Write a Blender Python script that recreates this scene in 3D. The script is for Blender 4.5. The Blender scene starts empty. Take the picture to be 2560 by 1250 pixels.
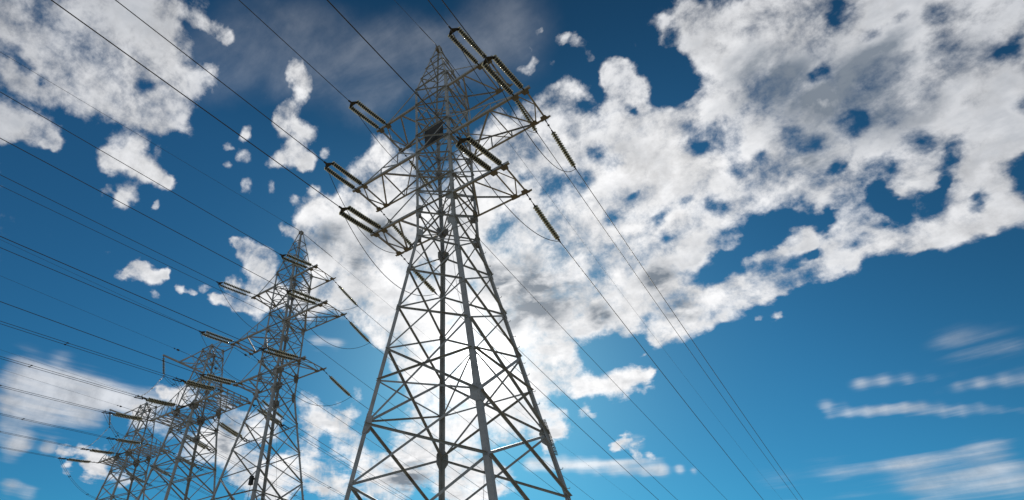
import bpy, math, random
from mathutils import Vector, Matrix

V = Vector
R = math.radians
U = 1.07                      # metres per survey unit
ZG = -6.813                   # survey height of the field
random.seed(7)

scene = bpy.context.scene
COL = scene.collection

def W(x, y, z):
    return V((x * U, y * U, (z - ZG) * U))

# ------------------------------------------------------------------ camera
cam_d = bpy.data.cameras.new('camera')
cam = bpy.data.objects.new('camera', cam_d)
COL.objects.link(cam)
yaw, pitch, roll = R(-40.42844), R(37.18418), R(1.95959)
fwd = V((math.sin(yaw) * math.cos(pitch), math.cos(yaw) * math.cos(pitch), math.sin(pitch)))
rgt = V((math.cos(yaw), -math.sin(yaw), 0))
upv = rgt.cross(fwd)
r2 = rgt * math.cos(roll) + upv * math.sin(roll)
u2 = upv * math.cos(roll) - rgt * math.sin(roll)
m = Matrix((r2, u2, -fwd)).transposed().to_4x4()
m.translation = W(10.17774, -15.98014, -5.31772)
cam.matrix_world = m
cam_d.sensor_fit = 'HORIZONTAL'
cam_d.sensor_width = 36
cam_d.lens = 1394.98 / 2560 * 36
cam_d.shift_x = (1280 - 969.99) / 2560
cam_d.shift_y = (679.5 - 625) / 2560
cam_d.clip_start = 0.1
cam_d.clip_end = 6000
scene.camera = cam

scene.view_settings.view_transform = 'Standard'
scene.view_settings.look = 'None'
scene.view_settings.exposure = 0.0
scene.view_settings.gamma = 1.0
scene.render.film_transparent = False

# ------------------------------------------------------------------ sun
SUN_AZ, SUN_EL = R(-30.1), R(28.1)
sdir = V((math.sin(SUN_AZ) * math.cos(SUN_EL), math.cos(SUN_AZ) * math.cos(SUN_EL), math.sin(SUN_EL)))
sd = bpy.data.lights.new('sun', 'SUN')
sd.energy = 3.2
sd.angle = R(0.53)
sd.color = (1.0, 0.95, 0.86)
so = bpy.data.objects.new('sun', sd)
COL.objects.link(so)
so.rotation_euler = sdir.to_track_quat('Z', 'Y').to_euler()
so.location = sdir * 300

# ------------------------------------------------------------------ sky
# cloud positions in the sky: (azimuth, elevation, angular radius, strength), degrees
CLOUDS=[(-92,48.3,2.01,0.72),(-87.4,48,3.35,0.8),(-83.8,51.9,3.46,0.75),(-80.5,49,3.6,0.8),(-76.8,51.8,3.19,0.78),(-72.9,49.3,2.27,0.8),
 (-75.6,47.5,2.58,0.8),(-89,43.7,1.48,0.65),(-86.3,44.3,1.53,0.7),(-71.3,47.1,1.28,0.75),(-74.2,46,1.22,0.6),(-82.7,45.2,1.76,0.65),
 (-70.7,51.5,1.59,0.5),(-80.1,54.4,2.26,0.65),(-76.7,45,1.36,0.5),(-79.5,45.5,1.33,0.6),(-76.8,56.1,0.92,0.6),(-73.9,56.1,0.87,0.62),
 (-71.8,56.3,0.82,0.7),(-69.6,55.9,0.62,0.65),(-69.9,53.1,0.77,0.45),(-86.6,40.7,1.45,0.98),(-84.7,40.8,1.24,0.95),(-83.2,40.7,0.76,0.85),
 (-86.5,39.2,0.9,0.8),(-76,42,1.58,0.98),(-77.4,41.1,1.08,0.85),(-73.3,41.6,1.34,0.95),(-71.1,41.4,1.01,0.9),(-69.8,41.5,0.58,0.8),(-74,39.1,1.12,0.98),
 (-76.1,38.8,0.55,0.6),(-70.5,39.3,0.54,0.7),(-75.1,43.5,0.87,0.65),(-72.4,43.6,0.64,0.5),(-58,55.5,1.1,0.92),(-55.7,54.3,0.97,0.9),(-57.2,51.9,1.67,1),
 (-55.7,50.2,1.77,1),(-58.1,50.7,1.29,0.9),(-54.5,47.7,1.72,0.98),(-52.4,47.5,1.1,0.9),(-57.4,46.9,1.01,0.8),(-62.6,49.2,0.82,0.85),(-62.5,48.4,0.6,0.7),
 (-61.8,46.3,1.07,0.8),(-64,44.9,0.75,0.7),(-60.1,43.8,0.97,0.95),(-56.4,44.4,1.02,0.95),(-53.4,43.4,0.8,0.75),(-64.6,46.9,0.6,0.7),(-53,50.3,0.93,0.6),
 (-60.9,52.7,0.59,0.6),(-50.2,49,0.71,0.6),(-51.1,44.8,0.6,0.6),(-14.4,58.4,0.62,0.75),(-15.9,57.6,0.7,0.75),(-15.4,56.4,0.85,0.8),
 (-17.1,55.6,0.86,0.75),(-13.6,55.3,0.78,0.7),(-18.9,56.1,0.58,0.55),(-11.4,57.1,0.69,0.8),(-10.1,56.5,0.75,0.9),(-9,55.5,0.82,0.95),
 (-8.3,54.3,0.62,0.85),(-2.2,53.5,0.33,0.6),(5.3,53.5,1.84,0.9),(2.8,52.5,1.26,0.85),(5.3,51.5,2.61,0.95),(8.5,49.2,3.56,1),(4.7,47.2,2.17,1),
 (5.6,45.2,3.06,1),(9.8,45,3.48,1),(14.3,45.4,3.54,1),(15.1,41.7,3.43,1),(10.5,40.3,3.09,1),(19.1,42.3,3.22,1),(22.2,42.1,2.81,1),(17.7,38.4,2.95,1),
 (21,38.1,2.53,1),(24.3,39.8,2.19,1),(23.1,36.7,1.52,0.95),(12.9,37.1,2.65,1),(10.3,36.7,2.07,1),(12.8,48.7,3.09,1),(18.4,45.7,2.82,1),
 (20.8,35,2.01,0.95),(18.2,35.1,2.12,1),(14.4,34.7,2.02,0.95),(18.8,32.9,1.59,0.9),(20.4,32.9,1.1,0.8),(1.4,52.8,0.96,0.75),(1.9,54.2,0.69,0.6),
 (-0.9,46,1.98,1),(2,44.5,2.23,1),(3.6,42.6,2.19,1),(6.2,41.4,2.41,1),(7.2,38.7,2.34,1),(1.6,40,2.54,1),(4.7,37.2,2.26,1),(7.9,35.7,1.99,1),
 (4.5,39.9,1.84,1),(5.7,34.8,1.32,0.9),(9.5,33.8,1.37,0.9),(9.6,35.6,1.66,1),(14,33.5,1.56,1),(13.2,31.9,1.26,0.95),(12.4,33.4,1.17,0.9),
 (17.5,32,1.61,1),(16.1,31.2,1.06,0.9),(18,30,1.11,1),(17.3,28.8,1.11,1),(16,28.4,1.03,1),(-11,28.1,1.19,1),(-8.9,28.6,1.64,1),(-6.7,29.2,1.84,1),
 (-4.3,29.7,1.89,1),(-1.9,30.1,1.78,1),(0.2,30.2,1.54,1),(2.3,30.2,1.44,1),(4.1,29.9,1.34,1),(6,29.8,1.35,1),(7.8,30.3,1.51,1),(9.6,31.3,1.47,1),
 (10.3,29.9,1.51,1),(11.6,29.3,1.31,1),(13.3,29.9,1.42,1),(14.9,30.2,1.19,1),(14.7,28.7,1.22,1),(13,28.5,1.09,1),(17.4,28,0.99,1),(7.8,32.5,0.98,0.85),
 (1.7,32.6,1.1,0.9),(3.9,32.7,1.25,0.95),(5.7,32.3,1.21,0.95),(7,31.7,1.01,0.9),(-0.2,32.4,0.94,0.75),(-11.6,31.3,2.67,1),(-14.3,33.4,3.13,1),
 (-11,35.4,3.06,1),(-7.2,37.6,3.31,1),(-5.7,34.1,1.87,1),(-7.6,31.1,1.88,1),(-2.2,36.4,2.3,1),(-16.2,38.1,3.58,1),(-18.5,42.1,4.02,1),
 (-12.3,42.5,3.85,1),(-7,43.4,3.33,1),(-3.1,41.8,2.69,1),(-0.4,39.2,2.28,1),(1.8,36.5,1.72,1),(-1.3,35,1.62,0.95),(-4.1,35.9,2.01,1),(-11.8,46.7,3.81,1),
 (-15.9,50.7,3.12,1),(-12.4,51.8,2.14,1),(-5.1,51.4,1.63,0.95),(-3.8,49.8,1.35,0.9),(-6,52.8,1.19,0.85),(-6.3,48.2,2.59,1),(-3.9,45.9,1.87,1),
 (-21.3,46.2,3.66,1),(-22.8,49.5,2.67,1),(-24.3,39.3,4.35,1),(-24.1,34.9,4.33,1),(-20.3,32.8,3.46,1),(-17.4,35.2,3.6,1),(-26.8,35.9,3.6,1),
 (-23.1,30,2.71,1),(-19.1,30.3,2.08,1),(-16,30.6,1.85,1),(-27.1,29.9,3.55,1),(-31.5,33.8,4.05,1),(-33.7,38.8,4.08,1),(-5.4,51.8,1.36,0.85),
 (0.5,49.9,0.91,0.6),(-13.5,29,1.29,0.85),(-9.5,32.4,1.76,1),(-39.1,46.2,3.83,1),(-43.9,46.8,2.21,1),(-41.2,42.1,4.29,1),(-46.8,43,3.24,1),
 (-50,41.9,2.42,1),(-45.2,38.6,3.68,1),(-39.9,36.4,4.11,1),(-35.7,42.9,3.66,1),(-36.4,31.5,4.07,1),(-41.2,32.6,2.45,1),(-45.3,34.1,2.25,0.95),
 (-48.9,38.7,2.44,1),(-48,35.9,2.44,0.98),(-27.3,47.3,3.53,1),(-29.2,41.8,4.02,1),(-41.7,49.7,1.51,0.9),(-37.8,28.3,2.42,0.9),(-40.9,30.2,1.3,0.7),
 (-51.3,40.1,1.61,0.95),(-49.7,33.9,1.62,0.8),(-43.5,33.3,1.64,0.9),(-59.7,37.8,1.09,0.98),(-60.8,38.1,0.7,0.9),(-57.6,36.9,1.81,1),
 (-55.5,36.8,1.51,0.98),(-56.3,35.2,1.42,0.9),(-59.6,34.2,0.93,0.8),(-57.9,32.8,1.64,0.98),(-59.9,31.9,0.92,0.9),(-60.6,32,0.61,0.7),
 (-55.8,33.5,1.82,0.98),(-55.9,31.8,1.41,0.85),(-58.2,31.5,0.93,0.8),(-54.2,40.3,0.8,0.9),(-53.5,33.6,1.68,0.95),(-50.4,32.8,1.69,0.8),
 (-59.1,30.3,0.54,0.5),(-69.7,33.2,1,0.95),(-69.1,32.4,1.44,1),(-67.4,32.7,0.95,0.95),(-66.9,33.4,0.59,0.85),(-70.8,31.9,0.7,0.8),(-64.5,32.3,0.6,0.85),
 (-63.2,32.2,0.53,0.8),(-73.4,33.8,0.55,0.5),(-62,32.8,0.61,0.5),(-67,30.8,0.51,0.5),(-34.1,27.4,4.39,1),(-30,28.1,4.75,1),(-26.2,26.7,3.1,1),
 (-22.3,28.1,1.6,1),(-20.7,28.5,1.14,0.9),(-19.7,27.1,1.27,0.9),(-24.3,25.4,1.9,1),(-21.7,25.4,1.8,1),(-19.4,25,1.69,1),(-16.6,24.8,1.8,1),
 (-14.3,24.6,1.48,0.98),(-12.6,24.7,0.9,0.9),(-11.9,25.1,0.48,0.7),(-25.8,23.2,2.27,1),(-24,21.6,2.15,1),(-22,21.5,1.46,0.9),(-28.1,21.5,2.64,1),
 (-30.9,23.1,3.48,1),(-34.3,22,3.48,1),(-33.6,18.6,3.38,1),(-19.7,22.4,0.8,0.8),(-18.6,21.9,0.57,0.7),(-23.6,19.2,0.87,0.7),(-14.1,27.5,0.43,0.7),
 (-12.9,27,0.42,0.6),(-16,18.9,0.82,0.95),(-17.1,18.9,0.55,0.9),(-14.8,18.6,0.54,0.85),(-15.4,17.7,0.8,0.85),(-14.1,17.3,0.53,0.8),(-13.2,20.6,0.41,0.5),
 (-48.2,23.8,1.64,0.85),(-45.9,22.2,1.75,0.9),(-48.3,21.1,1.45,0.9),(-44.4,20.2,1.84,0.95),(-41.8,18.5,1.97,0.98),(-38.5,17.5,3,1),(-36.1,20.1,3.06,1),
 (-40.5,16,2.59,1),(-46.5,16.8,2.22,0.95),(-49.1,18.1,2.23,0.95),(-44.2,22.9,1.09,0.7),(-52.7,16,2.16,0.95),(-31.4,16.4,2.56,0.95),(-28.9,17.1,2.01,0.9),
 (-50.3,15.1,1.8,0.95),(-44.4,15.3,1.83,0.9),(-43.5,24.7,0.95,0.6),(-45.7,24.6,0.79,0.5),(-62.5,22.5,1.44,0.9),(-63.6,22.9,0.79,0.85),
 (-60.8,22.3,1.31,0.85),(-56.7,20.2,2.2,0.95),(-58.6,18.2,1.96,0.9),(-54.6,17.6,2.17,0.95),(-52.8,21.1,2.07,0.9),(-62,19.5,1.58,0.9),
 (-57.6,22.4,1.11,0.7),(-64.9,20.4,1.38,0.7),(-65,18.6,1.36,0.6),(-71.8,20.6,1.94,0.5),(-68.3,20.8,1.68,0.5),(-74.5,19.1,1.54,0.5),(-65.5,21.1,1.38,0.5),
 (-70.4,16.3,0.75,0.85),(-68.8,16.4,0.9,0.9),(-67.3,15.8,0.97,0.9),(-67.5,15,1.02,0.9),(-69.4,15,0.56,0.8),(-66.2,15.7,0.98,0.9),(-64.5,14.6,0.82,0.8),
 (-65.2,15.8,0.79,0.8),(-0.7,27.3,0.49,0.7),(-1.7,27.4,0.37,0.5),(-15.3,59.6,1.37,0.2)]
GREYS=[(-24.7,33.7,2.37),(-21.6,33,2.71),(-22.5,35.9,2.15),(-18.7,33.8,1.71),(-26,31.8,1.78),(-26.8,36.3,1.6),(-15.9,30.9,1.29),(-41.2,41.2,2.05),
 (-48,40,1.83),(-44.1,38.2,1.84),(-37.3,17.1,2.05),(-7.9,30.1,1.54),(12,42.5,3.89),(15.2,39.4,3.11),(8.3,45.8,2.67),(19.3,40.6,2.92),(7.5,38.5,2.33),
 (-51.7,39.6,1.41),(-56.3,20.1,1.29),(-8.9,33,1.4),(-35.6,46.9,1.6)]
HOLES=[(17.6,46.5,1.07),(17.5,47.1,0.68),(18.6,44.3,0.78),(20.6,44.1,0.76),(22.3,42.8,0.68),(13.1,43.1,1.07),(12.8,43.8,0.66),(1.4,51.2,1.66),
 (1.5,48.3,1.51),(-1.8,47.9,1.03),(2.4,53.1,0.91),(23.1,37.6,0.79),(24.2,38.2,0.47),(1.8,43.3,1.69),(-0.3,43.8,1.34),(2.6,42.1,1.07),(7.7,40,1.32),
 (9.1,39,0.97),(12.1,39,1.12),(13.1,39.1,0.7),(2.1,40.3,0.98),(15.1,35.6,1.13),(17.1,33.7,0.93),(16.1,33.4,0.82),(11.1,34.4,1.53),(12.3,34.8,1),
 (10.2,33.4,1.16),(15.1,31.9,0.99),(13.9,30.8,0.93),(12.9,31.3,1.08),(3.1,35,1.89),(0.3,34.5,2.18),(-2,34.6,1.4),(5.5,34.7,1.26),(6.9,33.1,1.22),
 (8.7,32.7,1.13),(9,36.5,0.68),(-11.3,46.1,1.12),(-9.8,44.8,0.93),(-17.7,43.9,1.82),(-13.9,43.8,1.26),(-21.4,45.4,1),(-25.4,41.4,1.23),(-26.9,40.8,1.04),
 (-1.1,37.9,0.95),(-3.2,39,0.67),(-6.1,38.2,0.66),(-6.6,36.3,0.69),(-11.9,39.7,0.8),(-8.1,41.2,0.46),(21.3,34,0.74),(11,31.1,0.99),(8.1,30.9,0.93),
 (8.3,34,0.87),(4.4,40.3,0.8),(17.1,30.1,0.55),(10.8,32.1,1.13),(-5.7,48.2,0.52),(-11.3,50.5,0.78),(4.8,31.2,0.49),(-90.5,45.7,0.99),(-89.1,44.9,0.77),
 (-87.1,44.7,0.61),(-69.8,47.9,0.86),(-77.3,48.8,0.74),(-14.2,28,1.08),(-12.6,28.1,0.85)]
VEILS=[(-39.6,58,3.71),(-48,56.9,4.1),(-56.7,57.4,4),(-64.7,56.6,3.89),(-69.5,53.5,3.17),(-32.4,57.9,3.32),(-44.2,54.9,3.05),(-21.4,58.7,4.27)]
STREAKS=[(0.2,19.3,0.67,1.5),(1.4,19,0.65,1.5),(2.6,18.7,0.64,1.5),(3.7,18.5,0.62,1.5),(4.8,18.2,0.61,1.5),(5.8,17.9,0.59,1.5),(6.8,17.6,0.58,1.5),
 (7.8,17.3,0.56,1.5),(8.8,17.1,0.55,1.5),(9.7,16.8,0.54,1.5),(10.6,16.6,0.52,1.5),(11.4,16.3,0.51,1.5),(3.1,20.8,0.7,0.8),(4.5,20.4,0.68,0.8),
 (5.9,20,0.66,0.8),(7.2,19.6,0.64,0.8),(8.4,19.2,0.62,0.8),(9.6,18.9,0.6,0.8),(10.8,18.5,0.58,0.8),(11.8,18.2,0.56,0.8),(9.8,21.5,1.43,0.5),
 (12,20.4,1.34,0.6),(-1,14.5,2.15,0.7),(2.9,14.7,2.01,0.8),(6.5,14.9,1.87,0.7),(7.9,12.7,2.19,1),(-5.2,13.8,1.7,0.7),(4.2,12.5,2.13,0.9),
 (8.1,14.7,1.35,0.6),(-25.3,18.1,0.87,1.9),(-23.8,18,0.86,1.9),(-22.3,17.9,0.85,1.9),(-20.8,17.7,0.84,1.9),(-19.4,17.6,0.83,1.9),(-17.9,17.4,0.82,1.9),
 (-16.6,17.3,0.81,1.9),(-15.2,17.1,0.8,1.9),(-13.9,16.9,0.79,1.9),(-12.3,16.6,0.45,1.2),(-11.2,16.3,0.32,0.9),(-75.6,20.3,1.84,1.9),
 (-73.4,21.3,1.75,1.9),(-70.6,21.2,1.81,1.9),(-68.1,21.3,1.52,1.8),(-65.9,21.2,1.38,1.5),(-74.2,18.5,1.84,1.8),(-71.7,18.7,1.9,1.8),
 (-69.1,19.1,1.47,1.6),(-75,17.3,1.5,1.5),(-63.8,21.7,1.24,1.2),(-73.3,16.2,0.85,1.5),(-71.3,16.1,0.68,1.3),(-73.8,15.3,0.89,1.4),(-72.8,12.8,0.87,1.4),
 (-71.4,12.4,0.74,1.2),(-75.9,22.3,1.24,0.8),(-73,23.7,0.98,0.6),(-48.3,29.4,1.04,0.9),(-46.2,29.3,0.97,0.9),(-15.4,18.9,1.02,1.3),(-48.3,17.9,1.49,1)]
BEHIND=[(60,30,30,1),(95,55,32,1),(130,25,30,1),(165,50,34,1),(200,25,30,1),(235,50,30,1),(250,20,22,1),(150,80,25,0.9)]
SKY_POW = (0.946, 1.158, 1.168)
SKY_MUL = (0.105, 0.545, 0.70)
CLOUD_FAR, CLOUD_NEAR = (5.2, 5.4, 5.8), (9.8, 9.8, 9.9)
GREY_FAR, GREY_NEAR = (2.3, 2.7, 3.3), (1.5, 1.9, 2.4)

def skydir(az, el):
    az, el = R(az), R(el)
    return (math.sin(az) * math.cos(el), math.cos(az) * math.cos(el), math.sin(el))

world = bpy.data.worlds.new('World')
scene.world = world
world.use_nodes = True
nt = world.node_tree
nt.nodes.clear()
N, L = nt.nodes, nt.links

def nd(t, **kw):
    n = N.new(t)
    for k, v in kw.items():
        setattr(n, k, v)
    return n

def val(sock, x):
    if hasattr(x, 'is_linked') or isinstance(x, bpy.types.NodeSocket):
        L.new(x, sock)
    else:
        sock.default_value = x

def mth(op, a, b=0.0, c=0.0, clamp=False):
    n = nd('ShaderNodeMath', operation=op, use_clamp=clamp)
    val(n.inputs[0], a); val(n.inputs[1], b)
    if len(n.inputs) > 2: val(n.inputs[2], c)
    return n.outputs[0]

def vmth(op, a, b=(0, 0, 0)):
    n = nd('ShaderNodeVectorMath', operation=op)
    val(n.inputs[0], a); val(n.inputs[1], b)
    return n.outputs['Value'] if op in ('DOT_PRODUCT', 'DISTANCE', 'LENGTH') else n.outputs['Vector']

def mrange(v, a, b, c=0.0, d=1.0, smooth=True):
    n = nd('ShaderNodeMapRange', interpolation_type='SMOOTHSTEP' if smooth else 'LINEAR')
    val(n.inputs['Value'], v)
    n.inputs['From Min'].default_value = a; n.inputs['From Max'].default_value = b
    n.inputs['To Min'].default_value = c; n.inputs['To Max'].default_value = d
    return n.outputs['Result']

def mixc(f, a, b, blend='MIX'):
    n = nd('ShaderNodeMix', data_type='RGBA', blend_type=blend)
    val(n.inputs['Factor'], f)
    for s, x in ((n.inputs[6], a), (n.inputs[7], b)):
        if isinstance(x, bpy.types.NodeSocket): L.new(x, s)
        else: s.default_value = (*x, 1)
    return n.outputs[2]

def noise(vec, scale, detail, rough, dist=0.0, out='Fac', lac=2.0):
    n = nd('ShaderNodeTexNoise', noise_dimensions='3D')
    val(n.inputs['Vector'], vec)
    n.inputs['Scale'].default_value = scale
    n.inputs['Detail'].default_value = detail
    n.inputs['Roughness'].default_value = rough
    n.inputs['Lacunarity'].default_value = lac
    n.inputs['Distortion'].default_value = dist
    return n.outputs[out]

def blobsum(vec, items, inner=0.25, outer=1.45):
    acc = None
    for i, it in enumerate(items):
        if i and i % 40 == 0:          # evaluate the list in batches
            t = nd('ShaderNodeCombineXYZ'); L.new(mth('MULTIPLY', acc, 1e-6), t.inputs[0])
            vec = vmth('ADD', vec, t.outputs[0])
        az, el, r = it[:3]
        h = it[3] if len(it) > 3 else 1.0
        d = vmth('DISTANCE', vec, skydir(az, el))
        rr = 2 * math.sin(R(r) / 2)
        v = mrange(d, rr * outer, rr * inner, 0.0, h)
        acc = v if acc is None else mth('ADD', acc, v)
    return acc

tc = nd('ShaderNodeTexCoord')
D = vmth('NORMALIZE', tc.outputs['Generated'])
sep = nd('ShaderNodeSeparateXYZ'); L.new(D, sep.inputs[0])
zc = mth('MAXIMUM', sep.outputs['Z'], 0.07)
dv = nd('ShaderNodeCombineXYZ')
for i in range(3): L.new(zc, dv.inputs[i])
P = vmth('DIVIDE', D, dv.outputs[0])                 # where the view line meets the cloud deck
# domain warp so that no cloud outline is round
w1 = vmth('SUBTRACT', noise(P, 2.6, 5, 0.6, out='Color'), (0.5, 0.5, 0.5))
sc1 = nd('ShaderNodeVectorMath', operation='SCALE'); L.new(w1, sc1.inputs[0]); sc1.inputs['Scale'].default_value = 0.055
w2 = vmth('SUBTRACT', noise(D, 22.0, 4, 0.6, out='Color'), (0.5, 0.5, 0.5))
sc2 = nd('ShaderNodeVectorMath', operation='SCALE'); L.new(w2, sc2.inputs[0]); sc2.inputs['Scale'].default_value = 0.03
DW = vmth('NORMALIZE', vmth('ADD', D, vmth('ADD', sc1.outputs[0], sc2.outputs[0])))

M = mth('MINIMUM', mth('MULTIPLY', mth('ADD', blobsum(DW, CLOUDS), blobsum(DW, BEHIND)), 0.9), 1.0)
M = mth('SUBTRACT', M, mth('MULTIPLY', mth('MINIMUM', blobsum(DW, HOLES, 0.0, 1.5), 1.0), 0.52))
n1 = noise(P, 4.2, 10, 0.6, 0.1)
n2 = noise(D, 17.0, 10, 0.66, 0.12)
vor = nd('ShaderNodeTexVoronoi', feature='F1', normalize=False)
L.new(DW, vor.inputs['Vector']); vor.inputs['Scale'].default_value = 20.0; vor.inputs['Detail'].default_value = 3.0
vor.inputs['Roughness'].default_value = 0.55; vor.inputs['Lacunarity'].default_value = 2.2
bil = mth('SUBTRACT', 0.55, vor.outputs['Distance'])
fb = mth('ADD', mth('MULTIPLY', bil, 0.28), mth('ADD', mth('MULTIPLY', mth('SUBTRACT', n1, 0.5), 1.6), mth('MULTIPLY', mth('SUBTRACT', n2, 0.5), 1.8)))
dens_in = mth('ADD', mth('SUBTRACT', M, 0.42), fb)
gate = mrange(M, 0.02, 0.28)
dens = mth('MULTIPLY', mrange(dens_in, -0.22, 0.62), gate)

# thin ice cloud: veils high up, long streaks low down
strm = nd('ShaderNodeMapping'); L.new(P, strm.inputs['Vector'])
strm.inputs['Rotation'].default_value = (0, 0, R(35)); strm.inputs['Scale'].default_value = (1.6, 4.0, 1)
nv = noise(strm.outputs[0], 2.2, 7, 0.6, 0.4)
veil = mth('MULTIPLY', mth('MINIMUM', blobsum(DW, VEILS), 1.0), mrange(nv, 0.28, 0.75, 0.04, 0.17))
flat = nd('ShaderNodeMapping'); L.new(D, flat.inputs['Vector']); flat.inputs['Scale'].default_value = (2.0, 2.0, 26.0)
ns = noise(flat.outputs[0], 1.6, 6, 0.55, 0.2)
S0 = blobsum(D, STREAKS, 0.0, 1.6)
strk = mth('MULTIPLY', mth('MINIMUM', mth('MULTIPLY', S0, 1.3), 1.0), mrange(mth('ADD', ns, mth('MULTIPLY', mth('SUBTRACT', mth('MINIMUM', S0, 2.2), 1.0), 0.16)), 0.38, 0.80, 0.0, 0.8))
dens = mth('MAXIMUM', dens, mth('MAXIMUM', veil, strk))

# clear sky
sky = nd('ShaderNodeTexSky', sky_type='NISHITA')
sky.sun_disc = False
sky.sun_elevation = SUN_EL
sky.sun_rotation = SUN_AZ
sky.altitude = 300
sky.air_density = 1.0
sky.dust_density = 0.3
sky.ozone_density = 1.0
sp = nd('ShaderNodeSeparateColor'); L.new(sky.outputs[0], sp.inputs[0])
cb = nd('ShaderNodeCombineColor')
for i in range(3):          # deepen the blue the way a polarised, contrasty exposure does
    L.new(mth('MULTIPLY', mth('POWER', mth('MULTIPLY', sp.outputs[i], 0.1), SKY_POW[i]), SKY_MUL[i] * 10), cb.inputs[i])
cs = vmth('DOT_PRODUCT', D, tuple(sdir))
dk = mth('MULTIPLY', mrange(vmth('DOT_PRODUCT', D, skydir(48, 33)), 0.70, 1.0, 1.0, 0.62), mrange(vmth('DOT_PRODUCT', D, skydir(-20, 78)), 0.80, 1.0, 1.0, 0.6))
skyc = mixc(1.0, cb.outputs[0], dk, 'MULTIPLY')

# clouds: lit through from behind near the sun, greyer away from it and where they are thick
near = mrange(cs, 0.55, 0.97)
lit = mixc(1.0, mixc(near, CLOUD_FAR, CLOUD_NEAR), mrange(n2, 0.3, 0.68, 0.66, 1.06), 'MULTIPLY')
gsum = mth('MINIMUM', blobsum(DW, GREYS, 0.0, 1.5), 1.0)
n3 = noise(P, 6.5, 8, 0.58, 0.2)
thick = mth('MULTIPLY', mrange(dens_in, 0.2, 0.9), mrange(n3, 0.36, 0.66, 0.0, 1.0))
shade = mth('MINIMUM', mth('ADD', mth('MULTIPLY', thick, 0.45), mth('MULTIPLY', gsum, mrange(n3, 0.3, 0.62, 0.1, 0.95))), 0.95)
cloudc = mixc(shade, lit, mixc(near, GREY_FAR, GREY_NEAR))
mixed = mixc(dens, skyc, cloudc)
# the bright air round the sun itself
a1 = mth('POWER', mth('MAXIMUM', cs, 0.0), 5200.0)
a2 = mth('POWER', mth('MAXIMUM', cs, 0.0), 420.0)
a3 = mth('POWER', mth('MAXIMUM', cs, 0.0), 36.0)
aur = mth('ADD', mth('ADD', mth('MULTIPLY', a1, 60.0), mth('MULTIPLY', a2, 11.0)), mth('MULTIPLY', a3, 1.1))
aurc = nd('ShaderNodeVectorMath', operation='SCALE'); aurc.inputs[0].default_value = (1.0, 0.98, 0.95); L.new(aur, aurc.inputs['Scale'])
total = mixc(1.0, mixed, aurc.outputs[0], 'ADD')
bg = nd('ShaderNodeBackground'); bg.inputs['Strength'].default_value = 0.1
L.new(total, bg.inputs['Color'])
wo = nd('ShaderNodeOutputWorld'); L.new(bg.outputs[0], wo.inputs['Surface'])
world.cycles.sampling_method = 'MANUAL'
world.cycles.sample_map_resolution = 512

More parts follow.
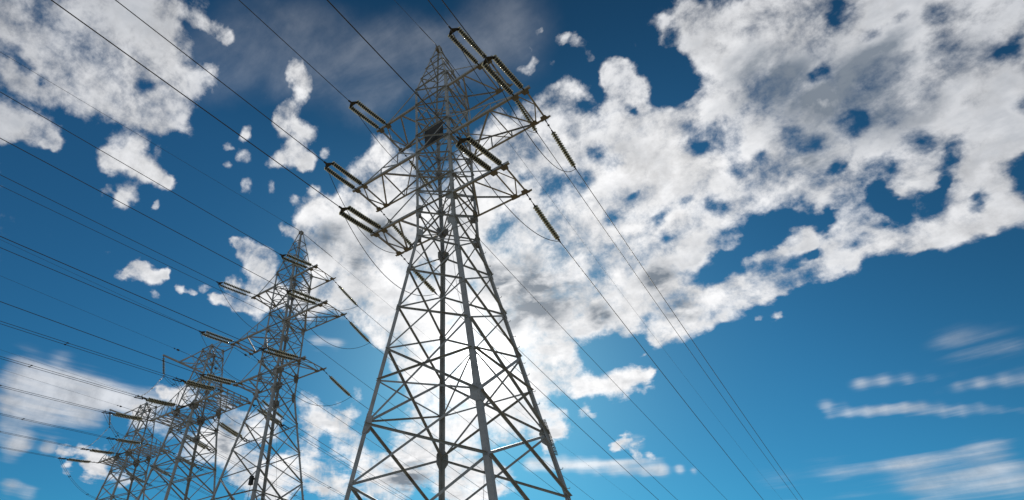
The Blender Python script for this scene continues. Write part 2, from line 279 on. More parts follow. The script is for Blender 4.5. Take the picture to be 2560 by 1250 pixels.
# ================================================================== helpers
class MB:
    """collects solid pieces and links them as one mesh object"""
    def __init__(self):
        self.v, self.f, self.sm = [], [], []
    def add(self, vs, fs, smooth=False):
        o = len(self.v)
        self.v += [tuple(p) for p in vs]
        self.f += [tuple(i + o for i in f) for f in fs]
        self.sm += [smooth] * len(fs)
    def prism(self, ring0, ring1):
        n = len(ring0)
        fs = [(i, (i + 1) % n, n + (i + 1) % n, n + i) for i in range(n)]
        fs += [tuple(reversed(range(n))), tuple(range(n, 2 * n))]
        self.add(list(ring0) + list(ring1), fs)
    def angle(self, p0, p1, a, t, d1, d2, b=None):
        """L section bar, its heel running from p0 to p1, flanges a (along d1) and b (along d2)"""
        b = b or a
        p0, p1 = V(p0), V(p1)
        ax = (p1 - p0).normalized()
        d1 = V(d1); d1 = (d1 - ax * d1.dot(ax)).normalized()
        d2 = V(d2); d2 = d2 - ax * d2.dot(ax); d2 = (d2 - d1 * d2.dot(d1)).normalized()
        sec = [(0, 0), (a, 0), (a, t), (t, t), (t, b), (0, b)]
        if d1.cross(d2).dot(ax) < 0: sec = sec[::-1]
        self.prism([p0 + d1 * x + d2 * y for x, y in sec], [p1 + d1 * x + d2 * y for x, y in sec])
    def bar(self, p0, p1, w, h, up=(0, 0, 1)):
        p0, p1, up = V(p0), V(p1), V(up)
        ax = (p1 - p0).normalized()
        if abs(ax.dot(up.normalized())) > 0.98: up = V((0, 1, 0))
        s = ax.cross(up).normalized(); u = s.cross(ax)
        c = [(-1, -1), (1, -1), (1, 1), (-1, 1)]
        self.prism([p0 + s * (x * w / 2) + u * (y * h / 2) for x, y in c], [p1 + s * (x * w / 2) + u * (y * h / 2) for x, y in c])
    def plate(self, poly, n, t):
        n = V(n).normalized()
        self.prism([V(p) - n * t / 2 for p in poly], [V(p) + n * t / 2 for p in poly])
    def tube(self, pts, r, seg=6, caps=True):
        pts = [V(p) for p in pts]
        k = len(pts)
        vs, fs = [], []
        ref = None
        for i, p in enumerate(pts):
            ax = (pts[min(i + 1, k - 1)] - pts[max(i - 1, 0)]).normalized()
            if ref is None:
                ref = ax.cross(V((0, 0, 1)))
                if ref.length < 1e-3: ref = ax.cross(V((1, 0, 0)))
            s = (ref - ax * ref.dot(ax)).normalized(); ref = s
            u = ax.cross(s)
            rr = r[i] if isinstance(r, (list, tuple)) else r
            for j in range(seg):
                a = 2 * math.pi * j / seg
                vs.append(p + s * (rr * math.cos(a)) + u * (rr * math.sin(a)))
        for i in range(k - 1):
            for j in range(seg):
                fs.append((i * seg + j, i * seg + (j + 1) % seg, (i + 1) * seg + (j + 1) % seg, (i + 1) * seg + j))
        self.add(vs, fs, True)
        if caps:
            o = len(self.v) - len(vs)
            self.f += [tuple(o + j for j in reversed(range(seg))), tuple(o + (k - 1) * seg + j for j in range(seg))]
            self.sm += [False, False]
    def lathe(self, prof, seg=14):
        """profile of (radius, z) turned round z"""
        vs, fs = [], []
        k = len(prof)
        for r, zz in prof:
            for j in range(seg):
                a = 2 * math.pi * j / seg
                vs.append((r * math.cos(a), r * math.sin(a), zz))
        for i in range(k - 1):
            for j in range(seg):
                fs.append((i * seg + j, i * seg + (j + 1) % seg, (i + 1) * seg + (j + 1) % seg, (i + 1) * seg + j))
        fs += [tuple(reversed(range(seg))), tuple((k - 1) * seg + j for j in range(seg))]
        self.add(vs, fs, True)
    def mesh(self, name, mat):
        me = bpy.data.meshes.new(name)
        me.from_pydata(self.v, [], self.f)
        me.polygons.foreach_set('use_smooth', self.sm)
        me.update()
        me.materials.append(mat)
        return me
    def build(self, name, mat, parent=None, loc=None):
        return put(name, self.mesh(name, mat), parent, loc)

def put(name, me, parent=None, loc=None):
    o = bpy.data.objects.new(name, me)
    COL.objects.link(o)
    if parent is not None: o.parent = parent
    if loc is not None: o.location = loc
    return o

def tag(o, label, cat, group=None, kind=None):
    if label: o['label'] = label
    if cat: o['category'] = cat
    if group: o['group'] = group
    if kind: o['kind'] = kind
    return o

def empty(name, loc, rz=0.0):
    o = bpy.data.objects.new(name, None)
    COL.objects.link(o)
    o.location = loc
    o.rotation_euler = (0, 0, rz)
    o.empty_display_size = 0.3
    return o

KIDS = {}
def kids_of(o):
    return [c for c in bpy.data.objects if c.parent == o]

def copy_tree(root, loc, rz):
    c = root.copy(); COL.objects.link(c)
    c.location = loc; c.rotation_euler = (0, 0, rz)
    for ch in kids_of(root):
        d = ch.copy(); COL.objects.link(d); d.parent = c
        for g in kids_of(ch):
            e = g.copy(); COL.objects.link(e); e.parent = d
    return c

# ================================================================== materials
def mat(name):
    m = bpy.data.materials.new(name)
    m.use_nodes = True
    t = m.node_tree
    return m, t, t.nodes['Principled BSDF']

def steel(name, base, rust_amt=0.5, rough=0.5, metal=0.25, rustcol=(0.075, 0.035, 0.016)):
    m, t, b = mat(name)
    tcn = t.nodes.new('ShaderNodeTexCoord')
    def ns(scale, det, rg):
        n = t.nodes.new('ShaderNodeTexNoise')
        n.inputs['Scale'].default_value = scale; n.inputs['Detail'].default_value = det; n.inputs['Roughness'].default_value = rg
        t.links.new(tcn.outputs['Object'], n.inputs['Vector'])
        return n.outputs['Fac']
    r1 = t.nodes.new('ShaderNodeValToRGB')
    r1.color_ramp.elements[0].position = 0.3; r1.color_ramp.elements[0].color = (*[c * 0.72 for c in base], 1)
    r1.color_ramp.elements[1].position = 0.72; r1.color_ramp.elements[1].color = (*[c * 1.22 for c in base], 1)
    t.links.new(ns(2.3, 6, 0.65), r1.inputs[0])
    r2 = t.nodes.new('ShaderNodeValToRGB')
    r2.color_ramp.elements[0].position = 0.60; r2.color_ramp.elements[0].color = (0, 0, 0, 1)
    r2.color_ramp.elements[1].position = 0.70; r2.color_ramp.elements[1].color = (rust_amt,) * 3 + (1,)
    t.links.new(ns(1.1, 8, 0.7), r2.inputs[0])
    mx = t.nodes.new('ShaderNodeMix'); mx.data_type = 'RGBA'
    t.links.new(r2.outputs[0], mx.inputs['Factor'])
    t.links.new(r1.outputs[0], mx.inputs[6]); mx.inputs[7].default_value = (*rustcol, 1)
    t.links.new(mx.outputs[2], b.inputs['Base Color'])
    b.inputs['Metallic'].default_value = metal
    r3 = t.nodes.new('ShaderNodeMapRange')
    t.links.new(ns(9, 3, 0.5), r3.inputs['Value'])
    r3.inputs['To Min'].default_value = rough - 0.12; r3.inputs['To Max'].default_value = rough + 0.18
    t.links.new(r3.outputs[0], b.inputs['Roughness'])
    return m

STEEL = steel('weathered_steel', (0.29, 0.29, 0.305), 0.8, 0.55, 0.0)
STEEL_FAR = steel('galvanised_steel', (0.30, 0.30, 0.31), 0.35, 0.55, 0.0)
RUSTY = steel('rusty_plate', (0.16, 0.145, 0.125), 0.95, 0.6, 0.0)
IRON = steel('dark_fitting', (0.035, 0.033, 0.03), 0.2, 0.5, 0.4)
WIRE = steel('aluminium_wire', (0.045, 0.042, 0.042), 0.0, 0.55, 0.2)

GLASS_SHADE = steel('glass_core_shade', (0.03, 0.028, 0.02), 0.0, 0.25, 0.0)  # shade inside the discs, painted as a second, darker glass
GLASS, t, b = mat('insulator_glass')
t.nodes.remove(b)
out = t.nodes['Material Output']
tr = t.nodes.new('ShaderNodeBsdfTranslucent'); tr.inputs[0].default_value = (0.72, 0.68, 0.56, 1)
df = t.nodes.new('ShaderNodeBsdfDiffuse'); df.inputs[0].default_value = (0.42, 0.40, 0.33, 1)
gl = t.nodes.new('ShaderNodeBsdfGlossy'); gl.inputs[0].default_value = (0.9, 0.9, 0.85, 1); gl.inputs['Roughness'].default_value = 0.12
tp = t.nodes.new('ShaderNodeBsdfTransparent'); tp.inputs[0].default_value = (0.78, 0.78, 0.62, 1)
def mixs(f, a, c):
    n = t.nodes.new('ShaderNodeMixShader'); n.inputs[0].default_value = f
    t.links.new(a, n.inputs[1]); t.links.new(c, n.inputs[2]); return n.outputs[0]
s1 = mixs(0.42, tr.outputs[0], df.outputs[0])
s2 = mixs(0.25, s1, tp.outputs[0])
s3 = mixs(0.12, s2, gl.outputs[0])
t.links.new(s3, out.inputs['Surface'])

BLACK, t, b = mat('black_panel')
b.inputs['Base Color'].default_value = (0.006, 0.006, 0.007, 1); b.inputs['Roughness'].default_value = 0.6
CONC, t, b = mat('concrete')
n = t.nodes.new('ShaderNodeTexNoise'); n.inputs['Scale'].default_value = 6; n.inputs['Detail'].default_value = 8
r = t.nodes.new('ShaderNodeValToRGB'); r.color_ramp.elements[0].color = (0.22, 0.21, 0.19, 1); r.color_ramp.elements[1].color = (0.42, 0.40, 0.37, 1)
t.links.new(n.outputs[0], r.inputs[0]); t.links.new(r.outputs[0], b.inputs['Base Color']); b.inputs['Roughness'].default_value = 0.9
FIELD, t, b = mat('dry_field')
tcn = t.nodes.new('ShaderNodeTexCoord')
n = t.nodes.new('ShaderNodeTexNoise'); n.inputs['Scale'].default_value = 0.05; n.inputs['Detail'].default_value = 12; n.inputs['Roughness'].default_value = 0.7
t.links.new(tcn.outputs['Object'], n.inputs['Vector'])
r = t.nodes.new('ShaderNodeValToRGB')
r.color_ramp.elements[0].position = 0.35; r.color_ramp.elements[0].color = (0.16, 0.12, 0.06, 1)
r.color_ramp.elements[1].position = 0.65; r.color_ramp.elements[1].color = (0.34, 0.27, 0.14, 1)
t.links.new(n.outputs[0], r.inputs[0]); t.links.new(r.outputs[0], b.inputs['Base Color']); b.inputs['Roughness'].default_value = 1.0

# ================================================================== the field
g = MB()
g.add([(-1500, -1500, 0), (1500, -1500, 0), (1500, 1500, 0), (-1500, 1500, 0)], [(0, 1, 2, 3)])
tag(g.build('ground', FIELD), None, None, kind='structure')

# ================================================================== lattice work shared by all towers
FACES = (((-1, -1), (1, -1), (0, -1, 0)), ((1, -1), (1, 1), (1, 0, 0)), ((1, 1), (-1, 1), (0, 1, 0)), ((-1, 1), (-1, -1), (-1, 0, 0)))

def face_bar(mb, a, b, n, size, t, inside, inset=0.05, flip=False):
    """an angle bar lying on a tower face between corner points a and b"""
    a, b, n = V(a), V(b), V(n)
    ax = (b - a).normalized()
    a = a + ax * inset; b = b - ax * inset
    ip = ax.cross(n).normalized()
    if (ip.z > 0) ^ flip: ip = -ip
    off = n * (0.014 if not inside else -0.028)
    a = a + off - ip * size * 0.5; b = b + off - ip * size * 0.5
    mb.angle(a, b, size, t, ip, n if not inside else -n)

def cross_brace(a0, b0, a1, b1, n, size, t, m, parent, name='cross_brace'):
    mb = MB()
    face_bar(mb, a0, b1, n, size, t, False)
    face_bar(mb, b0, a1, n, size, t, True)
    return mb.build(name, m, parent)

def gusset(p, along, inward, n, h, w, m, parent, name='gusset_plate'):
    """bolted plate on a leg node: along = leg direction, inward = into the face"""
    p, al, iw, n = V(p), V(along).normalized(), V(inward).normalized(), V(n).normalized()
    n = (n - al * n.dot(al)).normalized()
    iw = (iw - al * iw.dot(al)).normalized()
    q = p + n * 0.007
    poly = [q + al * h * 0.5 - iw * 0.02, q + al * h * 0.5 + iw * w * 0.45, q + al * h * 0.22 + iw * w, q - al * h * 0.22 + iw * w, q - al * h * 0.5 + iw * w * 0.45, q - al * h * 0.5 - iw * 0.02]
    mb = MB(); mb.plate(poly, n, 0.011)
    for i in (-0.3, -0.1, 0.1, 0.3):        # bolt heads
        c = q + al * h * i + iw * min(0.06, w * 0.3) + n * 0.0055
        mb.bar(c, c + n * 0.016, 0.028, 0.028, al)
    return mb.build(name, m, parent)

# ================================================================== double circuit tower (the tall one and its twin)
ZL = {'T0': 21.513, 'T1': 20.133, 'M2': 18.883, 'M3': 17.589, 'M4': 16.268, 'M5': 15.003, 'E0': 13.646, 'E1': 12.352, 'W': 10.896,
      'A0': 8.96, 'A': 7.033, 'B': 5.127, 'BC': 3.789, 'C': 2.131, 'D': 0.028, 'E': -2.95, 'G': ZG}
ZAP = 26.05
def wA(z):
    if z > ZL['T0']: return 1.024 + (0.13 - 1.024) * (z - ZL['T0']) / (ZAP - ZL['T0'])
    if z >= ZL['W']: return 1.0 + 0.024 * (z - ZL['W']) / (ZL['T0'] - ZL['W'])
    return 1.0 + 1.5984 * (ZL['W'] - z) / (ZL['W'] - ZL['D'])
def LP(x, y, z): return V((x * U, y * U, (z - ZG) * U))
def nodeA(sx, sy, z): w = wA(z); return LP(sx * w, sy * w, z)

def leg_mesh(sx, sy, wf, stops, sizes):
    mb = MB()
    for (za, zb), (s, t) in zip(zip(stops, stops[1:]), sizes):
        a, b = LP(sx * wf(za), sy * wf(za), za), LP(sx * wf(zb), sy * wf(zb), zb)
        ax = (b - a).normalized()
        mb.angle(a - ax * 0.04, b + ax * 0.04, s, t, (-sx, 0, 0), (0, -sy, 0))
    return mb

def crossarm(root, s, zb, zt, xi, wf, m):
    """box arm: two heavy bottom chords out to the string points, thin ties above, web between"""
    w, wt = wf(zb), wf(zt)
    xo, xe = xi + 0.5, xi + 0.78
    mb = MB()
    def chord(sy):
        mb = MB()
        mb.angle(LP(s * (w - 0.05), sy * (w + 0.02), zb), LP(s * xe, sy * (w + 0.02), zb), 0.125, 0.012, (0, -sy, 0.0), (0, 0, 1))
        return mb
    arm = chord(-1).build('crossarm', m, root)
    chord(1).build('bottom_chord', m, arm)
    long = xi > 4
    for sy in (-1, 1):                               # ties with short hangers
        mb = MB()
        a, b = LP(s * wt, sy * wt, zt), LP(s * (xi + 0.05), sy * w, zb + 0.06)
        mb.angle(a, b, 0.07, 0.008, (0, -sy, 0), (0, 0, -1))
        fr = (0.33, 0.64) if long else (0.5,)
        prev = LP(s * wt, sy * wt, zb)
        for k, f in enumerate(fr if long else ()):
            top = a.lerp(b, f); bot = V((top.x, sy * (w + 0.0) * U, (zb - ZG) * U + 0.06))
            mb.angle(top, bot, 0.05, 0.006, (0, -sy, 0), (s, 0, 0))
            mb.angle(top, prev, 0.05, 0.006, (0, -sy, 0), (0, 0, 1))
            prev = bot
        mb.build('tie_rod', m, arm)
    # web in the plane of the bottom chords
    def web(x0, y0, x1, y1, size, dz=0.0):
        mb = MB()
        mb.angle(LP(s * x0, y0 * w, zb + 0.012 + dz), LP(s * x1, y1 * w, zb + 0.012 + dz), size, 0.008, (s, 0, 0), (0, 0, 1))
        mb.build('lattice_brace', m, arm)
    xm = 1 + (xi - 1) * (0.62 if long else 0.5)
    web(xm, -1, xi, 1, 0.085, 0.012); web(xm, -1, w + 0.05, 1, 0.085, 0.026)
    if long:
        web(xm, -1, xm + 0.1, 1, 0.06, 0.04); web(1.05, -1, xm, 1, 0.06, 0.055)
    web(xi, -1, xi, 1, 0.07); web(xo, -1, xo, 1, 0.085, 0.004)
    web(xi + 0.02, -1, xo - 0.02, 0, 0.055, 0.02); web(xi + 0.02, 1, xo - 0.02, 0, 0.055, 0.034)
    for sy in (-1, 1):                               # plates that carry the strings
        for x in (xi, xo):
            c = LP(s * x, sy * (w - 0.02), zb - 0.012)
            mb = MB()
            mb.plate([c + V((-.20, sy * .05, 0)), c + V((.20, sy * .05, 0)), c + V((.13, -sy * .26, 0)), c + V((-.13, -sy * .26, 0))], (0, 0, 1), 0.012)
            mb.build('gusset_plate', RUSTY, arm)
    return arm

def tower_a():
    root = empty('transmission_tower', W(0, 0, ZG))
    Z = ZL
    for sx, sy in ((-1, -1), (1, -1), (1, 1), (-1, 1)):
        mb = leg_mesh(sx, sy, wA, [Z['G'], Z['B'], Z['W'], Z['T0'], ZAP], [(0.19, 0.016), (0.175, 0.015), (0.15, 0.013), (0.085, 0.009)])
        for zz in (Z['W'] - 0.35, Z['C'] + 0.1):      # splice covers
            a, b = nodeA(sx, sy, zz - 0.35), nodeA(sx, sy, zz + 0.35)
            o = V((sx, sy, 0)) * 0.009
            mb.angle(a + o, b + o, 0.185, 0.009, (-sx, 0, 0), (0, -sy, 0))
        mb.build('leg', STEEL, root)
        f = MB(); c = nodeA(sx, sy, Z['G'])
        f.prism([c + V((x * .45, y * .45, -.6)) for x, y in ((-1, -1), (1, -1), (1, 1), (-1, 1))], [c + V((x * .38, y * .38, .3)) for x, y in ((-1, -1), (1, -1), (1, 1), (-1, 1))])
        f.build('foundation', CONC, root)
    order = ['T0', 'T1', 'M2', 'M3', 'M4', 'M5', 'E0', 'E1', 'W', 'A0', 'A', 'B', 'C', 'D', 'E', 'G']
    for (a, b), n in [((f[0], f[1]), f[2]) for f in FACES]:
        for k, (u, l) in enumerate(zip(order, order[1:])):
            sz = 0.06 if k < 8 else (0.075 if k < 11 else 0.09)
            cross_brace(nodeA(*a, Z[u]), nodeA(*b, Z[u]), nodeA(*a, Z[l]), nodeA(*b, Z[l]), n, sz, 0.008, STEEL, root)
        # level members
        for lv in ('T0', 'T1', 'M3', 'M4', 'E0', 'E1', 'BC'):
            mb = MB()
            face_bar(mb, nodeA(*a, Z[lv]), nodeA(*b, Z[lv]), n, 0.07, 0.008, False, 0.03)
            mb.build('level_brace', STEEL, root)
        # secondary struts of the tall panel
        mb = MB()
        face_bar(mb, nodeA(*a, Z['BC']), nodeA(*b, Z['C'] + 0.05), n, 0.07, 0.008, True, 0.1)
        mb.build('strut', STEEL, root)
        # peak: level bars and one diagonal per panel
        pz = [Z['T0'], 22.69, 23.74, 24.75]
        mb = MB()
        for i, zz in enumerate(pz):
            if i: face_bar(mb, nodeA(*a, zz), nodeA(*b, zz), n, 0.05, 0.006, False, 0.0)
            if i < 3:
                p, q_ = (a, b) if i % 2 == 0 else (b, a)
                face_bar(mb, nodeA(*p, zz), nodeA(*q_, pz[i + 1]), n, 0.055, 0.006, True, 0.02)
        mb.build('peak_brace', STEEL, root)
        # node plates
        for lv, h, w_ in (('T0', .42, .3), ('T1', .5, .32), ('M3', .36, .26), ('M4', .62, .36), ('E0', .46, .30), ('E1', .66, .42), ('W', .70, .38), ('A0', .34, .2), ('A', .3, .2), ('C', .8, .34)):
            for c, o in ((a, b), (b, a)):
                p = nodeA(*c, Z[lv])
                gusset(p, nodeA(*c, Z[lv] + 0.3) - nodeA(*c, Z[lv] - 0.3), nodeA(*o, Z[lv]) - p, n, h, w_, RUSTY if lv in ('E0', 'E1', 'W') and n[1] + n[0] > 0 else STEEL, root)
    # plan braces inside the shaft
    for lv in ('T1', 'M4', 'E0', 'E1', 'W', 'BC'):
        for k, (c, d) in enumerate((((-1, -1), (1, 1)), ((1, -1), (-1, 1)))):
            if lv == 'BC' and k == 0: continue
            mb = MB()
            mb.angle(nodeA(*c, Z[lv]) + V((0, 0, -.02 - .02 * k)), nodeA(*d, Z[lv]) + V((0, 0, -.02 - .02 * k)), 0.065, 0.008, (c[0], -c[1], 0), (0, 0, -1))
            mb.build('plan_brace', STEEL, root)
    # cap of the peak
    c = LP(0, 0, ZAP)
    mb = MB()
    r = 0.17
    mb.prism([c + V((x * r, y * r, -.16)) for x, y in ((-1, -1), (1, -1), (1, 1), (-1, 1))], [c + V((x * r * .9, y * r * .9, .10)) for x, y in ((-1, -1), (1, -1), (1, 1), (-1, 1))])
    for sy in (-1, 1):
        mb.plate([c + V((-.05, sy * .15, -.1)), c + V((.05, sy * .15, -.1)), c + V((.03, sy * .32, .06)), c + V((-.03, sy * .32, .06))], (0, 0.4 * sy, 1), 0.014)
    mb.build('peak_cap', RUSTY, root)
    for s in (-1, 1):
        crossarm(root, s, Z['E1'], Z['E0'], 3.0, wA, STEEL)
        crossarm(root, s, Z['M4'], Z['M3'], 4.5, wA, STEEL)
        crossarm(root, s, Z['T1'], Z['T0'], 3.0, wA, STEEL)
    # climbing side: bent step bolts and a strip of spikes
    step = MB()
    step.tube([(0, 0, 0), (0.13, 0, 0), (0.155, 0, 0.015), (0.165, 0, 0.06)], 0.011, 6)
    sm = step.mesh('step_bolt', STEEL)
    zz = -5.4
    k = 0
    while zz < 10.4:
        if not 1.3 < zz < 2.8:
            p = nodeA(1, 1, zz)
            o = put('step_bolt', sm, root, p + V((-0.03, -0.09 if k % 2 else 0.004, 0)))
            o.rotation_euler = (0, 0, 0 if k % 2 else R(62))
        zz += 0.575; k += 1
    mb = MB()
    for i in range(30):
        p = nodeA(1, 1, 1.45 + i * 0.042)
        for dx, dy in ((0.11, 0.0), (0.06, 0.1)):
            mb.bar(p + V((-.01, -.05, 0)), p + V((dx, dy, 0.012 * (i % 3))), 0.014, 0.014)
    mb.build('anti_climb_spikes', RUSTY, root)
    return root

TW1 = tag(tower_a(), 'tallest lattice tower, in front of the sun, black square panel inside its upper shaft', 'pylon', 'tapered lattice pylons with three pairs of arms')
T2O, T2R = (-19.2001, 6.8130, 0.1542), 0.01646
TW2 = copy_tree(TW1, W(T2O[0], T2O[1], ZG + T2O[2]), T2R)
TW2['label'] = 'second pointed lattice tower, beside the tallest one, small black box on its leg'
bpy.context.view_layer.update()

def T2(p):
    c, s = math.cos(T2R), math.sin(T2R)
    return (c * p[0] - s * p[1] + T2O[0], s * p[0] + c * p[1] + T2O[1], p[2] + T2O[2])

# ================================================================== insulators, conductors
def disc_mesh(r, pitch, name='disc'):
    mb = MB()
    # glass shell opening towards +z, ribbed; shaded core and backlit rim painted as two glasses
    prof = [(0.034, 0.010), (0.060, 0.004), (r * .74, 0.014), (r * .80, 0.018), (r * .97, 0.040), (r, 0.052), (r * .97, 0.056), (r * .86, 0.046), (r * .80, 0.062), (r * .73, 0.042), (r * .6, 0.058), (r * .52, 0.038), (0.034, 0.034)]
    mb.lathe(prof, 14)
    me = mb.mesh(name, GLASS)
    me.materials.append(GLASS_SHADE)
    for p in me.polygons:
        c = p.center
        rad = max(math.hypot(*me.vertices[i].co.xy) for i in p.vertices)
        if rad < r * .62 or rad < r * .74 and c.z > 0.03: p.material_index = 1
    return me
def cap_mesh(pitch, r):
    mb = MB()
    mb.lathe([(0.020, -0.052), (0.046, -0.048), (0.053, -0.012), (0.062, 0.006), (0.058, 0.012), (0.030, 0.036), (0.030, pitch - 0.060), (0.016, pitch - 0.052)], 10)
    return mb.mesh('cap', IRON)
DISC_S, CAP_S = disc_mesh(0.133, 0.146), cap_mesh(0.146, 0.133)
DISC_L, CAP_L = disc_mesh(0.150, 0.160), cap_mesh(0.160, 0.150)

def insulator(label, starts, ends, n, pitch, big, lead, group, lone=False):
    """one or two parallel strings between the tower (starts) and the conductor clamp (ends), world metres"""
    o0 = sum((V(p) for p in starts), V()) / len(starts)
    root = empty('insulator_string' if len(starts) == 1 else 'double_insulator', o0)
    tag(root, label, 'insulator', group)
    dm, cm = (DISC_L, CAP_L) if big else (DISC_S, CAP_S)
    link = MB()
    for s, e in zip(starts, ends):
        s, e = V(s) - o0, V(e) - o0
        ax = (e - s).normalized(); Ltot = (e - s).length
        q = ax.to_track_quat('Z', 'Y')
        sag = 0.012 * Ltot
        d0 = lead
        for k in range(n):
            f = d0 + pitch * (k + 0.5)
            t = f / Ltot
            p = s + ax * f + V((0, 0, -4 * sag * t * (1 - t)))
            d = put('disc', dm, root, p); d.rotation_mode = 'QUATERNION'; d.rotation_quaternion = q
            c = put('cap', cm, d)
        # shackles and links at both ends
        def at(f):
            t = f / Ltot
            return s + ax * f + V((0, 0, -4 * sag * t * (1 - t)))
        link.tube([s - ax * 0.02, at(d0 * 0.5), at(d0 + 0.02)], 0.016 if d0 < 0.5 else 0.02, 6)
        for f in (0.06, d0 - 0.05):
            c = at(max(0.03, f)); link.bar(c - ax * 0.05, c + ax * 0.05, 0.055, 0.055)
        if d0 > 0.5:
            c = at(d0 * 0.45); link.bar(c - ax * 0.04, c + ax * 0.04, 0.10, 0.03)
        link.tube([at(d0 + n * pitch - 0.04), e], 0.016, 6)
    link.build('link', IRON, root)
    if len(starts) > 1:
        y = MB()
        a, b_ = V(ends[0]) - o0, V(ends[1]) - o0
        ax = ((V(ends[0]) - V(starts[0])).normalized())
        tip = (a + b_) / 2 + ax * 0.26
        nn = (b_ - a).cross(ax)
        y.plate([a - ax * .04, b_ - ax * .04, b_ + ax * .05, tip, a + ax * .05], nn, 0.03)
        y.bar(tip - ax * .03, tip + ax * .16, 0.07, 0.07)
        y.build('yoke_plate', IRON, root)
        return root, V(tip + ax * 0.16) + o0
    e = V(ends[0]) - o0; ax = (e - (V(starts[0]) - o0)).normalized()
    c = MB(); c.bar(e - ax * .03, e + ax * .26, 0.05, 0.065); c.bar(e + ax * .02, e + ax * .1, 0.11, 0.03)
    c.build('clamp', IRON, root)
    return root, V(ends[0]) + ax * 0.2

def cable(name, label, cat, pts, r, group=None, seg=6):
    o = pts[0].copy()
    mb = MB(); mb.tube([V(p) - o for p in pts], r, seg)
    return tag(mb.build(name, WIRE, None, o), label, cat, group)

def span(P0, sy, dx, m_, k, length, n=40):
    """hanging conductor: leaves P0 along +-y, slope m, curvature k (survey units)"""
    out = []
    for i in range(n + 1):
        s = length * (i / n) ** 1.5
        out.append(V((P0.x + dx * s * U, P0.y + sy * s * U, P0.z + (m_ * s + k * s * s) * U)))
    return out

def droop(a, b, sag, n=28, side=V((0, 0, 0))):
    a, b = V(a), V(b)
    return [a.lerp(b, i / n) + (V((0, 0, -sag)) + side) * (4 * (i / n) * (1 - i / n)) for i in range(n + 1)]

LV = {'upper': 'T1', 'middle': 'M4', 'lower': 'E1'}
SIDE = {1: 'open-sky side', -1: 'row side'}
def rig_a(xf, who, fv, fdx, fm, fk, rv, rpar, rw, sags):
    for lv, key in LV.items():
        for s in (1, -1):
            xi = 4.5 if lv == 'middle' else 3.0
            z = ZL[key]
            tagn = ('T' if key == 'T1' else 'M' if key == 'M4' else 'E', s)
            v = fv.get(tagn, fv['*'])
            st = [W(*xf((s * (xi + d), -1.03, z))) for d in (0.0, 0.5)]
            dv = V((v[0] * U, v[1] * U, v[2] * U))
            Lx = dv.length
            en = [p + dv * ((Lx - 0.30) / Lx) for p in st]
            armn = f'{lv} arm of the {who}, {SIDE[s]}'
            lead = max(0.16, Lx - 0.30 - 17 * 0.146 - 0.10)
            ins, cl = insulator(f'paired insulator strings in front of the {armn}', st, en, 17, 0.146, False, lead, 'paired insulator strings on the pointed towers')
            p = span(cl, -1, fdx, fm, fk, 60)
            cable('conductor', f'black overhead wire from the {armn}', 'power line', p, rw, 'overhead wires of the pointed towers')
            # rear: one string on a long link
            s0 = W(*xf((s * (xi + 0.5), 1.03, z - 0.02)))
            re = V((rv[0] * U, rv[1] * U, rv[2] * U))
            Lr = re.length
            ins2, cl2 = insulator(f'single insulator string behind the {armn}', [s0], [s0 + re * ((Lr - 0.16) / Lr)], 16, 0.146, False, Lr - 0.16 - 16 * 0.146 - 0.06, 'lone insulator strings on the pointed towers')
            rp = rpar[s]
            cable('conductor', f'thin receding wire behind the {armn}', 'power line', span(cl2, 1, *rp, 235, 60), rw * 0.9, 'receding wires of the pointed towers')
            jp = droop(cl - dv.normalized() * 0.06, cl2 - re.normalized() * 0.02, sags[(lv, s)] * U, 30)
            cable('jumper_wire', f'slack wire loop under the {armn}', 'jumper wire', jp, rw * 0.85, 'slack loops on the pointed towers')

ident = lambda p: p
FV1 = {'*': (-0.03, -2.69, -0.56), ('T', 1): (-0.16, -2.72, -0.40), ('M', 1): (-0.12, -2.71, -0.44), ('E', 1): (-0.17, -2.69, -0.54), ('T', -1): (-0.05, -2.69, -0.56), ('M', -1): (0.16, -2.69, -0.57), ('E', -1): (0.11, -2.69, -0.57)}
FV2 = {'*': (-0.2, -2.95, -0.38), ('T', 1): (-0.14, -2.94, -0.57), ('M', 1): (-0.36, -2.95, -0.38), ('E', 1): (-0.48, -2.94, -0.34), ('T', -1): (-0.61, -3.24, -0.19), ('M', -1): (-0.21, -2.98, -0.29), ('E', -1): (-0.18, -2.97, -0.38)}
SG = {('upper', 1): 1.9, ('upper', -1): 0.9, ('middle', 1): 2.45, ('middle', -1): 2.35, ('lower', 1): 1.35, ('lower', -1): 1.65}
rig_a(ident, 'tall tower', FV1, 0.008, -0.088, 0.00008, (0, 3.0, -0.68), {1: (0.0095, -0.137, 0.00057), -1: (0.052, -0.183, 0.0004)}, 0.0205, SG)
rig_a(T2, 'second tower', FV2, -0.025, -0.055, 0.00005, (-0.04, 2.96, -0.85), {1: (0.01, -0.15, 0.00057), -1: (0.03, -0.17, 0.0005)}, 0.0195, {k: 2.0 for k in SG})

